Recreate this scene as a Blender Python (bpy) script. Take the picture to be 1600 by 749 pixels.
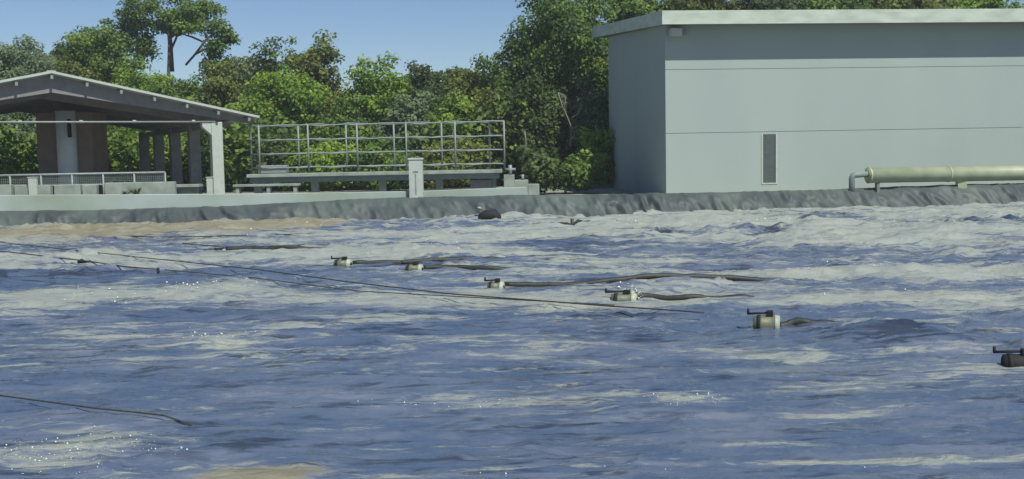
import bpy, math, random
import numpy as np
from mathutils import Vector
random.seed(7)
R = math.radians
for o in list(bpy.data.objects): bpy.data.objects.remove(o)
S = bpy.context.scene
C = S.collection

# ------------------------------------------------------------------ camera
F, CX, CY, HZ, ROLL, HC = 1700.0, 800.0, 374.5, 240.0, R(1.1), 2.2
PITCH = math.atan((CY-HZ)/F)
fwd = np.array([0, math.cos(PITCH), -math.sin(PITCH)])
up0 = np.array([0, math.sin(PITCH), math.cos(PITCH)])
rt0 = np.array([1.0, 0, 0])
rt = rt0*math.cos(ROLL)-up0*math.sin(ROLL)
up = rt0*math.sin(ROLL)+up0*math.cos(ROLL)
cam_d = bpy.data.cameras.new('camera'); cam = bpy.data.objects.new('camera', cam_d); C.objects.link(cam)
from mathutils import Matrix
M = Matrix(((rt[0], up[0], -fwd[0], 0), (rt[1], up[1], -fwd[1], 0), (rt[2], up[2], -fwd[2], HC), (0, 0, 0, 1)))
cam.matrix_world = M
cam_d.sensor_width = 36; cam_d.lens = 36*F/1600; cam_d.clip_end = 2000
S.camera = cam
def ray(px, py): return fwd*F+rt*(px-CX)+up*(CY-py)
def at_z(px, py, z=0.0):
    d = ray(px, py); t = (z-HC)/d[2]; return Vector((d[0]*t, d[1]*t, z))
def at_y(px, py, y):
    d = ray(px, py); t = y/d[1]; return Vector((d[0]*t, y, HC+d[2]*t))

# ------------------------------------------------------------------ light
SUN_EL, SUN_AZ = 54.0, 33.0          # azimuth: right of straight behind the camera
sd = Vector((math.sin(R(SUN_AZ))*math.cos(R(SUN_EL)), -math.cos(R(SUN_AZ))*math.cos(R(SUN_EL)), math.sin(R(SUN_EL))))
sl = bpy.data.lights.new('sun', 'SUN'); sl.energy = 5.0; sl.angle = R(0.6); sl.color = (1.0, 0.965, 0.89)
so = bpy.data.objects.new('sun', sl); C.objects.link(so); so.rotation_euler = (-sd).to_track_quat('-Z', 'Y').to_euler()
so.location = (0, 0, 30)
W = bpy.data.worlds.new('World'); S.world = W; W.use_nodes = True
nt = W.node_tree; nt.nodes.clear()
sky = nt.nodes.new('ShaderNodeTexSky'); sky.sky_type = 'NISHITA'; sky.sun_disc = False
sky.sun_elevation = R(SUN_EL); sky.sun_rotation = R(180-SUN_AZ)
sky.altitude = 0; sky.air_density = 0.9; sky.dust_density = 0.35; sky.ozone_density = 3.2
hs = nt.nodes.new('ShaderNodeHueSaturation'); hs.inputs['Saturation'].default_value = 1.12; hs.inputs['Value'].default_value = 1.0
bg = nt.nodes.new('ShaderNodeBackground'); bg.inputs[1].default_value = 0.093
ow = nt.nodes.new('ShaderNodeOutputWorld')
nt.links.new(sky.outputs[0], hs.inputs['Color']); hs.inputs['Hue'].default_value = 0.506; nt.links.new(hs.outputs[0], bg.inputs[0]); nt.links.new(bg.outputs[0], ow.inputs[0])
S.view_settings.view_transform = 'Standard'; S.view_settings.look = 'None'; S.view_settings.gamma = 1
S.view_settings.exposure = 0.0
S.render.engine = 'CYCLES'
S.render.film_transparent = False

# ------------------------------------------------------------------ materials
def newmat(name):
    m = bpy.data.materials.new(name); m.use_nodes = True
    n = m.node_tree; b = n.nodes['Principled BSDF']; return m, n, b
def mat(name, col, rough=0.75, var=0.18, scale=3.0, bump=0.15, bscale=40, metal=0.0, stain=None, stretch=(1, 1, 1)):
    """paint or stone with noise mottling, an optional second (dirt) colour and fine bump"""
    m, n, b = newmat(name); L = n.links
    tc = n.nodes.new('ShaderNodeNewGeometry')
    mp = n.nodes.new('ShaderNodeMapping'); mp.inputs['Scale'].default_value = stretch
    L.new(tc.outputs['Position'], mp.inputs['Vector'])
    nz = n.nodes.new('ShaderNodeTexNoise'); nz.inputs['Scale'].default_value = scale; nz.inputs['Detail'].default_value = 6
    L.new(mp.outputs[0], nz.inputs['Vector'])
    r = n.nodes.new('ShaderNodeValToRGB')
    c2 = stain if stain else tuple(c*(1-var*2) for c in col)
    r.color_ramp.elements[0].position = 0.3; r.color_ramp.elements[0].color = (*c2, 1)
    r.color_ramp.elements[1].position = 0.3+0.35; r.color_ramp.elements[1].color = (*col, 1)
    L.new(nz.outputs[0], r.inputs[0]); L.new(r.outputs[0], b.inputs['Base Color'])
    b.inputs['Roughness'].default_value = rough; b.inputs['Metallic'].default_value = metal
    if bump:
        n2 = n.nodes.new('ShaderNodeTexNoise'); n2.inputs['Scale'].default_value = bscale; n2.inputs['Detail'].default_value = 4
        L.new(tc.outputs['Position'], n2.inputs['Vector'])
        bp = n.nodes.new('ShaderNodeBump'); bp.inputs['Strength'].default_value = bump; bp.inputs['Distance'].default_value = 0.02
        L.new(n2.outputs[0], bp.inputs['Height']); L.new(bp.outputs[0], b.inputs['Normal'])
    return m
MW = mat('pale mint wall paint', (0.325, 0.386, 0.350), 0.85, 0.03, 0.5, 0.12, 30, stain=(0.302, 0.360, 0.330), stretch=(1, 1, 0.35))
MF = mat('white fascia paint', (0.50, 0.57, 0.47), 0.8, 0.06, 1.2, 0.1, 30, stain=(0.36, 0.41, 0.34), stretch=(1, 1, 3))
MROOF = mat('grey roof slab', (0.25, 0.27, 0.27), 0.9, 0.1)
MCONC = mat('pale concrete', (0.30, 0.345, 0.30), 0.9, 0.12, 2.5, 0.3, 25, stain=(0.19, 0.225, 0.18))
MKERB = mat('painted kerb', (0.37, 0.44, 0.42), 0.9, 0.1, 0.3, 0.25, 20, stain=(0.22, 0.27, 0.175), stretch=(1, 1, 1))
MWHITE = mat('white paint', (0.42, 0.47, 0.41), 0.75, 0.06, 6)
MDARKC = mat('weathered dark concrete', (0.24, 0.25, 0.25), 0.9, 0.15, 3)
MBROWN = mat('brown plaster', (0.26, 0.205, 0.18), 0.9, 0.12, 2)
MGALV = mat('galvanised steel', (0.25, 0.29, 0.27), 0.6, 0.1, 8, 0.05, 60, metal=0.2)
MPAINTG = mat('grey green painted steel', (0.21, 0.255, 0.23), 0.6, 0.12, 6)
MBEAM = mat('grey steel beam', (0.21, 0.21, 0.205), 0.8, 0.1, 4)
MSHEET = mat('roof sheet', (0.40, 0.41, 0.40), 0.7, 0.1, 4)
MSLOT = mat('dark window louvre', (0.075, 0.098, 0.09), 0.6, 0.1, 8)
MPIPE = mat('pipe paint cream green', (0.36, 0.40, 0.27), 0.5, 0.1, 2.0, 0.08, 30, stain=(0.27, 0.31, 0.18))
MRUB = mat('black rubber', (0.010, 0.011, 0.013), 0.8, 0.2, 10)
MHOSE = mat('algae coated hose', (0.014, 0.018, 0.016), 0.6, 0.2, 6, 0.3, 40, stain=(0.03, 0.036, 0.022))
MROPE = mat('wet rope', (0.03, 0.033, 0.028), 0.85, 0.2, 20, stain=(0.07, 0.07, 0.04))
MDRUM = mat('algae stained drum', (0.13, 0.155, 0.09), 0.5, 0.2, 9, 0.3, 30, stain=(0.08, 0.09, 0.06))
MCAP = mat('pale pipe cap', (0.29, 0.33, 0.26), 0.5, 0.1, 15, stain=(0.4, 0.45, 0.3))
MBARK = mat('bark', (0.12, 0.10, 0.08), 0.95, 0.2, 4, 0.5, 15, stain=(0.05, 0.045, 0.04))
MVINE = mat('pale dead vine', (0.2, 0.19, 0.165), 0.9, 0.15, 6)
MGROUND = mat('ground', (0.30, 0.30, 0.26), 0.95, 0.2, 0.8, 0.5, 8, stain=(0.20, 0.21, 0.15))

def leafmat(name, dark, mid, light, trans=0.5):
    m, n, b = newmat(name); L = n.links
    at = n.nodes.new('ShaderNodeAttribute'); at.attribute_name = 'tint'
    r = n.nodes.new('ShaderNodeValToRGB')
    r.color_ramp.elements[0].position = 0.0; r.color_ramp.elements[0].color = (*dark, 1)
    r.color_ramp.elements[1].position = 1.0; r.color_ramp.elements[1].color = (*light, 1)
    e = r.color_ramp.elements.new(0.5); e.color = (*mid, 1)
    L.new(at.outputs['Fac'], r.inputs[0]); L.new(r.outputs[0], b.inputs['Base Color'])
    b.inputs['Roughness'].default_value = 0.6; b.inputs['Specular IOR Level'].default_value = 0.35
    tr = n.nodes.new('ShaderNodeBsdfTranslucent'); L.new(r.outputs[0], tr.inputs[0])
    mx = n.nodes.new('ShaderNodeMixShader'); mx.inputs[0].default_value = trans
    L.new(b.outputs[0], mx.inputs[1]); L.new(tr.outputs[0], mx.inputs[2])
    L.new(mx.outputs[0], n.nodes['Material Output'].inputs['Surface'])
    return m
LM = {
 'mid':   leafmat('mid green leaves', (0.056, 0.111, 0.030), (0.138, 0.237, 0.045), (0.292, 0.390, 0.076)),
 'lime':  leafmat('yellow green leaves', (0.082, 0.162, 0.027), (0.211, 0.339, 0.043), (0.406, 0.525, 0.076)),
 'dark':  leafmat('dark green leaves', (0.036, 0.062, 0.022), (0.088, 0.138, 0.036), (0.180, 0.240, 0.068)),
 'teal':  leafmat('grey green leaves', (0.080, 0.125, 0.060), (0.175, 0.250, 0.115), (0.330, 0.410, 0.220)),
 'olive': leafmat('olive leaves', (0.068, 0.096, 0.024), (0.165, 0.212, 0.043), (0.33, 0.37, 0.09)),
}

# ------------------------------------------------------------------ mesh helpers
WL = {}          # world location of every parent
class MB:
    def __init__(s): s.v = []; s.f = []
    def add(s, vs, fs):
        k = len(s.v); s.v += [tuple(v) for v in vs]; s.f += [tuple(i+k for i in f) for f in fs]; return s
    def hexa(s, p):      # 8 points: bottom 4 ccw, top 4 ccw
        return s.add(p, [(3, 2, 1, 0), (4, 5, 6, 7), (0, 1, 5, 4), (1, 2, 6, 5), (2, 3, 7, 6), (3, 0, 4, 7)])
    def box(s, o, u, v, z0, z1, a0, a1, b0, b1):
        """box in a frame: o origin, u/v horizontal unit vectors, spans a (along u), b (along v)"""
        P = [o+u*a+v*b for a, b in ((a0, b0), (a1, b0), (a1, b1), (a0, b1))]
        return s.hexa([(p.x, p.y, z0) for p in P]+[(p.x, p.y, z1) for p in P])
    def tube(s, pts, r, n=8, cap=True):
        pts = [Vector(p) for p in pts]; rs = r if isinstance(r, (list, tuple)) else [r]*len(pts)
        vs = []; fs = []
        ref = Vector((0, 0, 1)); prev = None
        for i, p in enumerate(pts):
            t = (pts[min(i+1, len(pts)-1)]-pts[max(i-1, 0)]).normalized()
            if prev is None:
                a = t.cross(ref)
                if a.length < 0.1: a = t.cross(Vector((1, 0, 0)))
                a.normalize()
            else:
                a = (prev-t*prev.dot(t)).normalized()
            prev = a; b = t.cross(a)
            for k in range(n):
                th = 2*math.pi*k/n; vs.append(p+a*(rs[i]*math.cos(th))+b*(rs[i]*math.sin(th)))
        for i in range(len(pts)-1):
            for k in range(n):
                k2 = (k+1) % n; fs.append((i*n+k, i*n+k2, (i+1)*n+k2, (i+1)*n+k))
        if cap: fs.append(tuple(range(n))[::-1]); fs.append(tuple((len(pts)-1)*n+k for k in range(n)))
        return s.add(vs, fs)
    def beam(s, p, q, w, h):
        p = Vector(p); q = Vector(q); t = (q-p).normalized(); a = t.cross(Vector((0, 0, 1)))
        if a.length < .05: a = Vector((1, 0, 0))
        a = a.normalized()*w/2; b = a.cross(t).normalized()*h/2
        return s.hexa([p-a-b, p+a-b, q+a-b, q-a-b, p-a+b, p+a+b, q+a+b, q-a+b])
    def build(s, name, m, parent=None, smooth=False, bevel=0):
        v = np.array(s.v, dtype=float); c = (v.min(0)+v.max(0))/2; c[2] = v[:, 2].min()
        me = bpy.data.meshes.new(name); me.from_pydata((v-c).tolist(), [], s.f); me.update()
        import bmesh
        bm = bmesh.new(); bm.from_mesh(me); bmesh.ops.recalc_face_normals(bm, faces=bm.faces); bm.to_mesh(me); bm.free()
        if smooth: me.polygons.foreach_set('use_smooth', [True]*len(me.polygons))
        me.materials.append(m)
        o = bpy.data.objects.new(name, me); C.objects.link(o)
        pw = WL[parent.name] if parent else Vector((0, 0, 0))
        o.parent = parent; o.location = Vector(c)-pw; WL[o.name] = Vector(c)
        if bevel:
            b = o.modifiers.new('bevel', 'BEVEL'); b.width = bevel; b.segments = 2; b.limit_method = 'ANGLE'
        return o
def tag(o, label=None, cat=None, group=None, kind=None):
    if label: o['label'] = label
    if cat: o['category'] = cat
    if group: o['group'] = group
    if kind: o['kind'] = kind
    return o
def empty(name, loc, label, cat, group=None):
    o = bpy.data.objects.new(name, None); C.objects.link(o); o.location = loc; WL[o.name] = Vector(loc); o.empty_display_size = .2
    return tag(o, label, cat, group)
V = Vector
# numpy noise
_rng = np.random.RandomState(3); _lat = _rng.rand(256, 256)
def vnoise(x, y, s, seed=0):
    x = x/s+seed*17.3; y = y/s+seed*9.7
    xi = np.floor(x).astype(int); yi = np.floor(y).astype(int); fx = x-xi; fy = y-yi
    fx = fx*fx*(3-2*fx); fy = fy*fy*(3-2*fy)
    a = _lat[xi % 256, yi % 256]; b = _lat[(xi+1) % 256, yi % 256]; c = _lat[xi % 256, (yi+1) % 256]; d = _lat[(xi+1) % 256, (yi+1) % 256]
    return (a*(1-fx)+b*fx)*(1-fy)+(c*(1-fx)+d*fx)*fy
def fbm(x, y, s, o=4, seed=0, g=0.5):
    t = 0; a = 1; n = 0
    for k in range(o):
        c, sn = math.cos(k*1.1), math.sin(k*1.1)
        t = t+a*vnoise(x*c-y*sn, x*sn+y*c, s/(2**k), seed+k); n += a; a *= g
    return t/n
def gridmesh(name, X, Y, Z, m, attrs={}, smooth=True):
    nr, nc = X.shape; co = np.stack([X, Y, Z], -1).reshape(-1, 3)
    i = np.arange(nr*nc).reshape(nr, nc)
    q = np.stack([i[:-1, :-1], i[:-1, 1:], i[1:, 1:], i[1:, :-1]], -1).reshape(-1, 4)
    me = bpy.data.meshes.new(name); me.vertices.add(len(co)); me.vertices.foreach_set('co', co.ravel())
    me.loops.add(q.size); me.loops.foreach_set('vertex_index', q.ravel()); me.polygons.add(len(q))
    me.polygons.foreach_set('loop_start', np.arange(0, q.size, 4)); me.update(calc_edges=True)
    me.polygons.foreach_set('use_smooth', [smooth]*len(q))
    for k, a in attrs.items():
        at = me.attributes.new(k, 'FLOAT', 'POINT'); at.data.foreach_set('value', a.ravel().astype(np.float32))
    me.materials.append(m); o = bpy.data.objects.new(name, me); C.objects.link(o); WL[o.name] = V((0, 0, 0)); return o

# ------------------------------------------------------------------ pool rim line
edge_px = [(-700, 368), (-300, 364), (0, 357.5), (300, 352), (600, 345), (830, 341), (1000, 337), (1300, 329), (1600, 320.5), (1900, 313), (2300, 303)]
rim_px = [(-700, 347), (-300, 339), (0, 331), (150, 329), (370, 322), (640, 309), (830, 306), (1000, 305), (1120, 301.5), (1300, 297), (1420, 292.5), (1500, 289), (1600, 287), (1900, 282), (2300, 274)]
E = [at_z(px, py, 0) for px, py in edge_px]
EX = np.array([p.x for p in E]); EY = np.array([p.y for p in E])
def ey(x): return np.interp(x, EX, EY)
RX = []; RZ = []
for px, py in rim_px:
    y = 37.5
    for _ in range(4): p = at_y(px, py, y); y = float(ey(p.x))+0.75
    RX.append(p.x); RZ.append(p.z)
def rz(x): return np.interp(x, RX, RZ)

# ------------------------------------------------------------------ ground
GZ = 0.50
gx = np.concatenate([np.linspace(-400, -60, 8), np.linspace(-45, 45, 91), np.linspace(60, 400, 8)])
X = np.tile(gx, (40, 1)); tt = np.linspace(0, 1, 40)[:, None]**2.2
base = ey(gx)+1.05
Y = base[None, :]+tt*(420-base[None, :])
Z = GZ+0.25*(fbm(X, Y, 9, 3, 5)-.5)*np.clip((Y-45)/10, 0, 1)
g = gridmesh('ground', X, Y, Z, MGROUND); tag(g, 'bare olive ground behind the pool rim', None, None, 'structure')
nb = MB(); nb.hexa([(-60, -60, -0.5), (60, -60, -0.5), (60, 2.6, -0.5), (-60, 2.6, -0.5), (-60, -60, GZ), (60, -60, GZ), (60, 2.2, GZ), (-60, 2.2, GZ)])
tag(nb.build('near_bank', MGROUND), 'near bank of the pool', None, None, 'structure')

# ------------------------------------------------------------------ liner
def linermat():
    m, n, b = newmat('geomembrane'); L = n.links
    tc = n.nodes.new('ShaderNodeNewGeometry')
    nz = n.nodes.new('ShaderNodeTexNoise'); nz.inputs['Scale'].default_value = 0.45; nz.inputs['Detail'].default_value = 5
    L.new(tc.outputs['Position'], nz.inputs['Vector'])
    r = n.nodes.new('ShaderNodeValToRGB'); r.color_ramp.elements[0].position = .35; r.color_ramp.elements[0].color = (.038, .050, .054, 1)
    r.color_ramp.elements[1].position = .68; r.color_ramp.elements[1].color = (.092, .118, .100, 1)
    L.new(nz.outputs[0], r.inputs[0]); L.new(r.outputs[0], b.inputs['Base Color'])
    b.inputs['Roughness'].default_value = .62
    n2 = n.nodes.new('ShaderNodeTexNoise'); n2.inputs['Scale'].default_value = 5; n2.inputs['Detail'].default_value = 5
    L.new(tc.outputs['Position'], n2.inputs['Vector'])
    bp = n.nodes.new('ShaderNodeBump'); bp.inputs['Strength'].default_value = .25; bp.inputs['Distance'].default_value = .04
    L.new(n2.outputs[0], bp.inputs['Height']); L.new(bp.outputs[0], b.inputs['Normal'])
    return m
ML = linermat()
xs = np.arange(-36, 44, 0.055); prof = [(-0.9, -0.62), (-0.35, -0.3)]+[( -0.3+1.05*t, t) for t in np.linspace(0.0, 1.0, 16)]+[(0.85, 1.02), (1.1, 0.99), (1.5, 0.7)]
# profile: (dy from edge, fraction of rim height)
X = np.tile(xs, (len(prof), 1)); PY = np.array([p[0] for p in prof])[:, None]; PF = np.array([p[1] for p in prof])[:, None]
RZv = rz(xs)[None, :]+0.035*(fbm(xs, xs*0, 2.2, 3, 9)-.5)[None, :]*2
Yb = ey(xs)[None, :]+PY
Zb = np.where(PF >= 0, PF*RZv*1.0+(1-np.clip(PF, 0, 1))*(-0.22), -0.6)
# slanted folds
amt = np.clip(fbm(xs, xs*0+4, 3.0, 2, 12)*2-.55, 0.5, 1)[None, :]
sl_ = X+PF*0.55*np.clip(fbm(xs, xs*0, 5, 2, 3)*2-0.1, 0, 2)[None, :]
f1 = 1-np.abs(2*vnoise(sl_, X*0+1.7+PF*.4, 0.42, 4)-1); f2 = 1-np.abs(2*vnoise(sl_, X*0+7.1+PF*.8, 0.2, 8)-1)
f1 = np.clip((f1-.35)/.65, 0, 1); f2 = np.clip((f2-.35)/.65, 0, 1)
fold = (f1**1.5*0.30+f2**1.5*0.11)*amt*np.clip(PF*6+1, 0, 1)*np.clip((1.03-PF)*3+.25, 0.12, 1)
Yl = Yb-fold; Zl = Zb+fold*0.45
l = gridmesh('pool_liner', X, Yl, Zl, ML); tag(l, 'wrinkled grey green plastic liner along the far bank of the pool', 'pool liner')
del l['category']; l['category'] = 'pool liner'

# ------------------------------------------------------------------ water
us = np.concatenate([np.linspace(-1.1, -.56, 60, endpoint=False), np.linspace(-.56, .56, 1150), np.linspace(.565, 1.1, 60)])
ys = 2.5*np.exp(np.linspace(0, math.log(42/2.5), 640))
Y = np.tile(ys[:, None], (1, len(us))); X = Y*us[None, :]*1.0
D = Y
turb = np.clip((D-9)/14, 0.0, 1)
def ridge(x, y, sc, o, seed, p=1.6):
    wx = x+.35*sc*(fbm(x, y, sc*2.2, 2, seed+5)-.5)*4; wy = y+.35*sc*(fbm(x, y, sc*2.2, 2, seed+9)-.5)*4
    return np.clip(1-np.abs(2.6*(fbm(wx, wy, sc, o, seed, .45)-.5)), 0, 1)**p
act = np.clip(fbm(X*.5, Y*.9, 2.2, 3, 101)*3.2-1.05, 0.38, 1)*(0.55+.45*turb)+.25*turb
z = 0.11*(fbm(X*.6, Y, 2.6, 3, 1)-.5)*(0.35+turb)
z += 0.16*turb*(ridge(X*.42, Y*1.05, 1.15, 3, 21)-.4)*(.35+.65*act)
z += 0.10*(ridge(X*.36, Y*1.1, .52, 3, 31)-.4)*act*(.75+.5*turb)
z += 0.055*(ridge(X*.36, Y*1.1, .24, 3, 41)-.4)*(.25+act)
z += 0.012*(ridge(X*.4, Y*1.2, .11, 2, 47)-.4)
def H_(px, py): return at_z(px, py)
def blob(px, py, rx, ry):
    c = at_z(px, py); d = c.y; wx = rx*d/F; wy = ry*d*d/(F*HC)
    # ragged edge by domain distortion
    dx = (X-c.x)/wx; dy = (Y-c.y)/wy
    return np.exp(-(dx*dx+dy*dy)*1.1)
foam_b = [  # px, py, rx, ry, amount   (foam patches on the water, in photo position)
 (120, 468, 150, 16, 1.0), (320, 462, 120, 17, 1.0), (30, 465, 90, 14, .9), (560, 474, 210, 9, .8), (760, 470, 160, 9, .85), (900, 483, 120, 7, .8),
 (1090, 350, 200, 14, 1.1), (1350, 368, 260, 14, .95), (1500, 340, 220, 12, .9), (1000, 372, 130, 9, .6), (1270, 385, 250, 8, .5), (1450, 428, 230, 10, .95), (1270, 432, 90, 8, .7),
 (1350, 467, 240, 8, .75), (1530, 478, 150, 9, .6), (640, 398, 140, 11, .7), (740, 372, 200, 7, .6), (950, 412, 160, 6, .5), (1100, 450, 140, 6, .6),
 (80, 408, 160, 11, .75), (200, 420, 130, 7, .45), (50, 375, 140, 6, .7), (400, 395, 160, 6, .4), (300, 384, 160, 5, .4),
 (480, 515, 110, 5, .75), (600, 500, 110, 4, .7), (330, 530, 100, 10, .6), (250, 520, 120, 6, .4),
 (860, 552, 60, 8, .55), (880, 625, 260, 9, .6), (1070, 626, 90, 6, .7), (700, 622, 120, 6, .5), (1340, 512, 80, 6, .8), (1400, 500, 90, 4, .7), (1230, 548, 110, 9, .6), (1420, 545, 120, 6, .65), (1560, 520, 90, 10, .55),
 (1330, 603, 170, 7, .5), (1300, 645, 100, 4, .6), (1350, 640, 60, 3, .5), (1150, 698, 100, 3.5, .7), (1350, 722, 280, 5, .9), (1560, 722, 120, 4, .8), (1000, 730, 200, 4, .4), (1420, 590, 160, 8, .45),
 (80, 715, 140, 26, .6), (150, 690, 70, 8, .6), (30, 700, 60, 12, .5), (180, 740, 80, 12, .5), (690, 515, 100, 4, .4), (1560, 575, 90, 10, .6), (150, 700, 250, 30, .25), (1290, 525, 60, 6, .6)]
brown_b = [(60, 365, 130, 10, 1.3), (220, 362, 140, 11, 1.3), (360, 358, 120, 9, 1.3), (470, 352, 100, 8, 1.2), (540, 348, 50, 5, 1.0), (-120, 368, 130, 8, 1.3),
 (390, 742, 110, 16, 1.3), (470, 735, 50, 8, .8), (300, 752, 90, 10, .9)]
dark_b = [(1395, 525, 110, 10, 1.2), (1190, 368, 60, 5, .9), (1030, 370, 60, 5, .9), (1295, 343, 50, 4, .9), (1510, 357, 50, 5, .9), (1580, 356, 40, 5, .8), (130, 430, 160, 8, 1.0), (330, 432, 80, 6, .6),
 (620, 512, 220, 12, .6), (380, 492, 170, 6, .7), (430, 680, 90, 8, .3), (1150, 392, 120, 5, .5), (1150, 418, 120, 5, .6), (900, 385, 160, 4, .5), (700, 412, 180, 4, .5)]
jx = 0.5*(fbm(X, Y, 1.6, 3, 71)-.5); jy = (fbm(X, Y, 2.0, 3, 75)-.5)*1.6*np.clip(D/22, .25, 1.6)
X0, Y0 = X, Y
X = X0+jx*2*np.clip(D/20, .3, 1.5); Y = Y0+jy
foam = np.zeros_like(X); brown = np.zeros_like(X); drk = np.zeros_like(X)
for px, py, rx, ry, a in foam_b: foam = np.maximum(foam, a*blob(px, py, rx, ry))
for px, py, rx, ry, a in brown_b: brown = np.maximum(brown, a*blob(px, py, rx, ry))
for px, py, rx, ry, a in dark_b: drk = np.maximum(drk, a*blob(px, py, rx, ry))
trough_murk = drk.copy()  # murky swirls plus wave-trough dark, both put into the water colour
for px, py, rx, ry, a in [(385, 690, 60, 12, 1.2), (480, 655, 60, 5, .5), (330, 612, 60, 5, .9), (870, 684, 70, 4, 1.0), (600, 722, 220, 6, .9), (700, 740, 200, 6, .6), (1130, 590, 40, 6, 1.0), (1210, 603, 30, 3, .8), (190, 480, 100, 4, .5), (640, 490, 160, 7, .7), (900, 560, 60, 5, .7), (150, 585, 120, 5, .5), (830, 690, 60, 4, .7), (1240, 560, 100, 5, .6), (1460, 600, 100, 4, .6), (1000, 520, 200, 8, .5), (300, 675, 70, 5, .6), (60, 540, 60, 4, .6), (660, 655, 40, 4, .6), (1340, 740, 200, 5, .6)]: trough_murk = np.maximum(trough_murk, a*blob(px, py, rx, ry))
X, Y = X0, Y0
bgf = np.clip((D-8)/16, 0, 1)
streak = fbm(X*.55, Y*1.0, 1.7, 4, 51, .6)
foam = foam*0.66+0.18*bgf+0.03+0.60*(streak-.5)*(0.35+bgf*.9)-drk*.45
vein = ridge(X*.30, Y*1.0, 1.3, 4, 55, 5.0)*np.clip(fbm(X*.5, Y, 3.0, 2, 57)*3-1.0, 0, 1)
vein2 = ridge(X*.30, Y*1.1, .6, 3, 58, 6.0)*np.clip(fbm(X*.5, Y, 1.8, 2, 59)*3-1.1, 0, 1)
foam = foam+(.50*vein+.34*vein2)*(.30+.85*bgf)
shore = np.exp(-((ey(X)-Y-.10)/(.22+.35*fbm(X, X*0, 1.3, 2, 63)))**2); foam = foam+shore*.75
foam = foam-np.clip(trough_murk, 0, 1)*.25; foam = np.clip(foam, 0, 1.2); foam = np.maximum(foam, brown*.9)
z += 0.05*np.clip(foam, 0, 1)*(0.3+turb)*fbm(X, Y, .35, 3, 61)*1.4-0.02
mound = np.zeros_like(z)
for px, py, w, h in ((1420, 525, 1.0, .10), (1190, 368, 1.6, .16), (1030, 371, 1.3, .14), (1295, 344, 1.4, .18), (1515, 358, 1.3, .16), (1590, 357, 1.0, .12), (640, 398, 1.6, .08), (380, 470, 1.8, .07), (1340, 514, .7, .06), (390, 690, .35, .04), (1140, 590, .25, .03), (560, 415, 1, .05)):
    c = at_z(px, py); mound += h*np.exp(-(((X-c.x)/w)**2+((Y-c.y)/(w*.7))**2))
z += mound*(.35+.9*ridge(X*.6, Y, .5, 4, 66))
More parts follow.
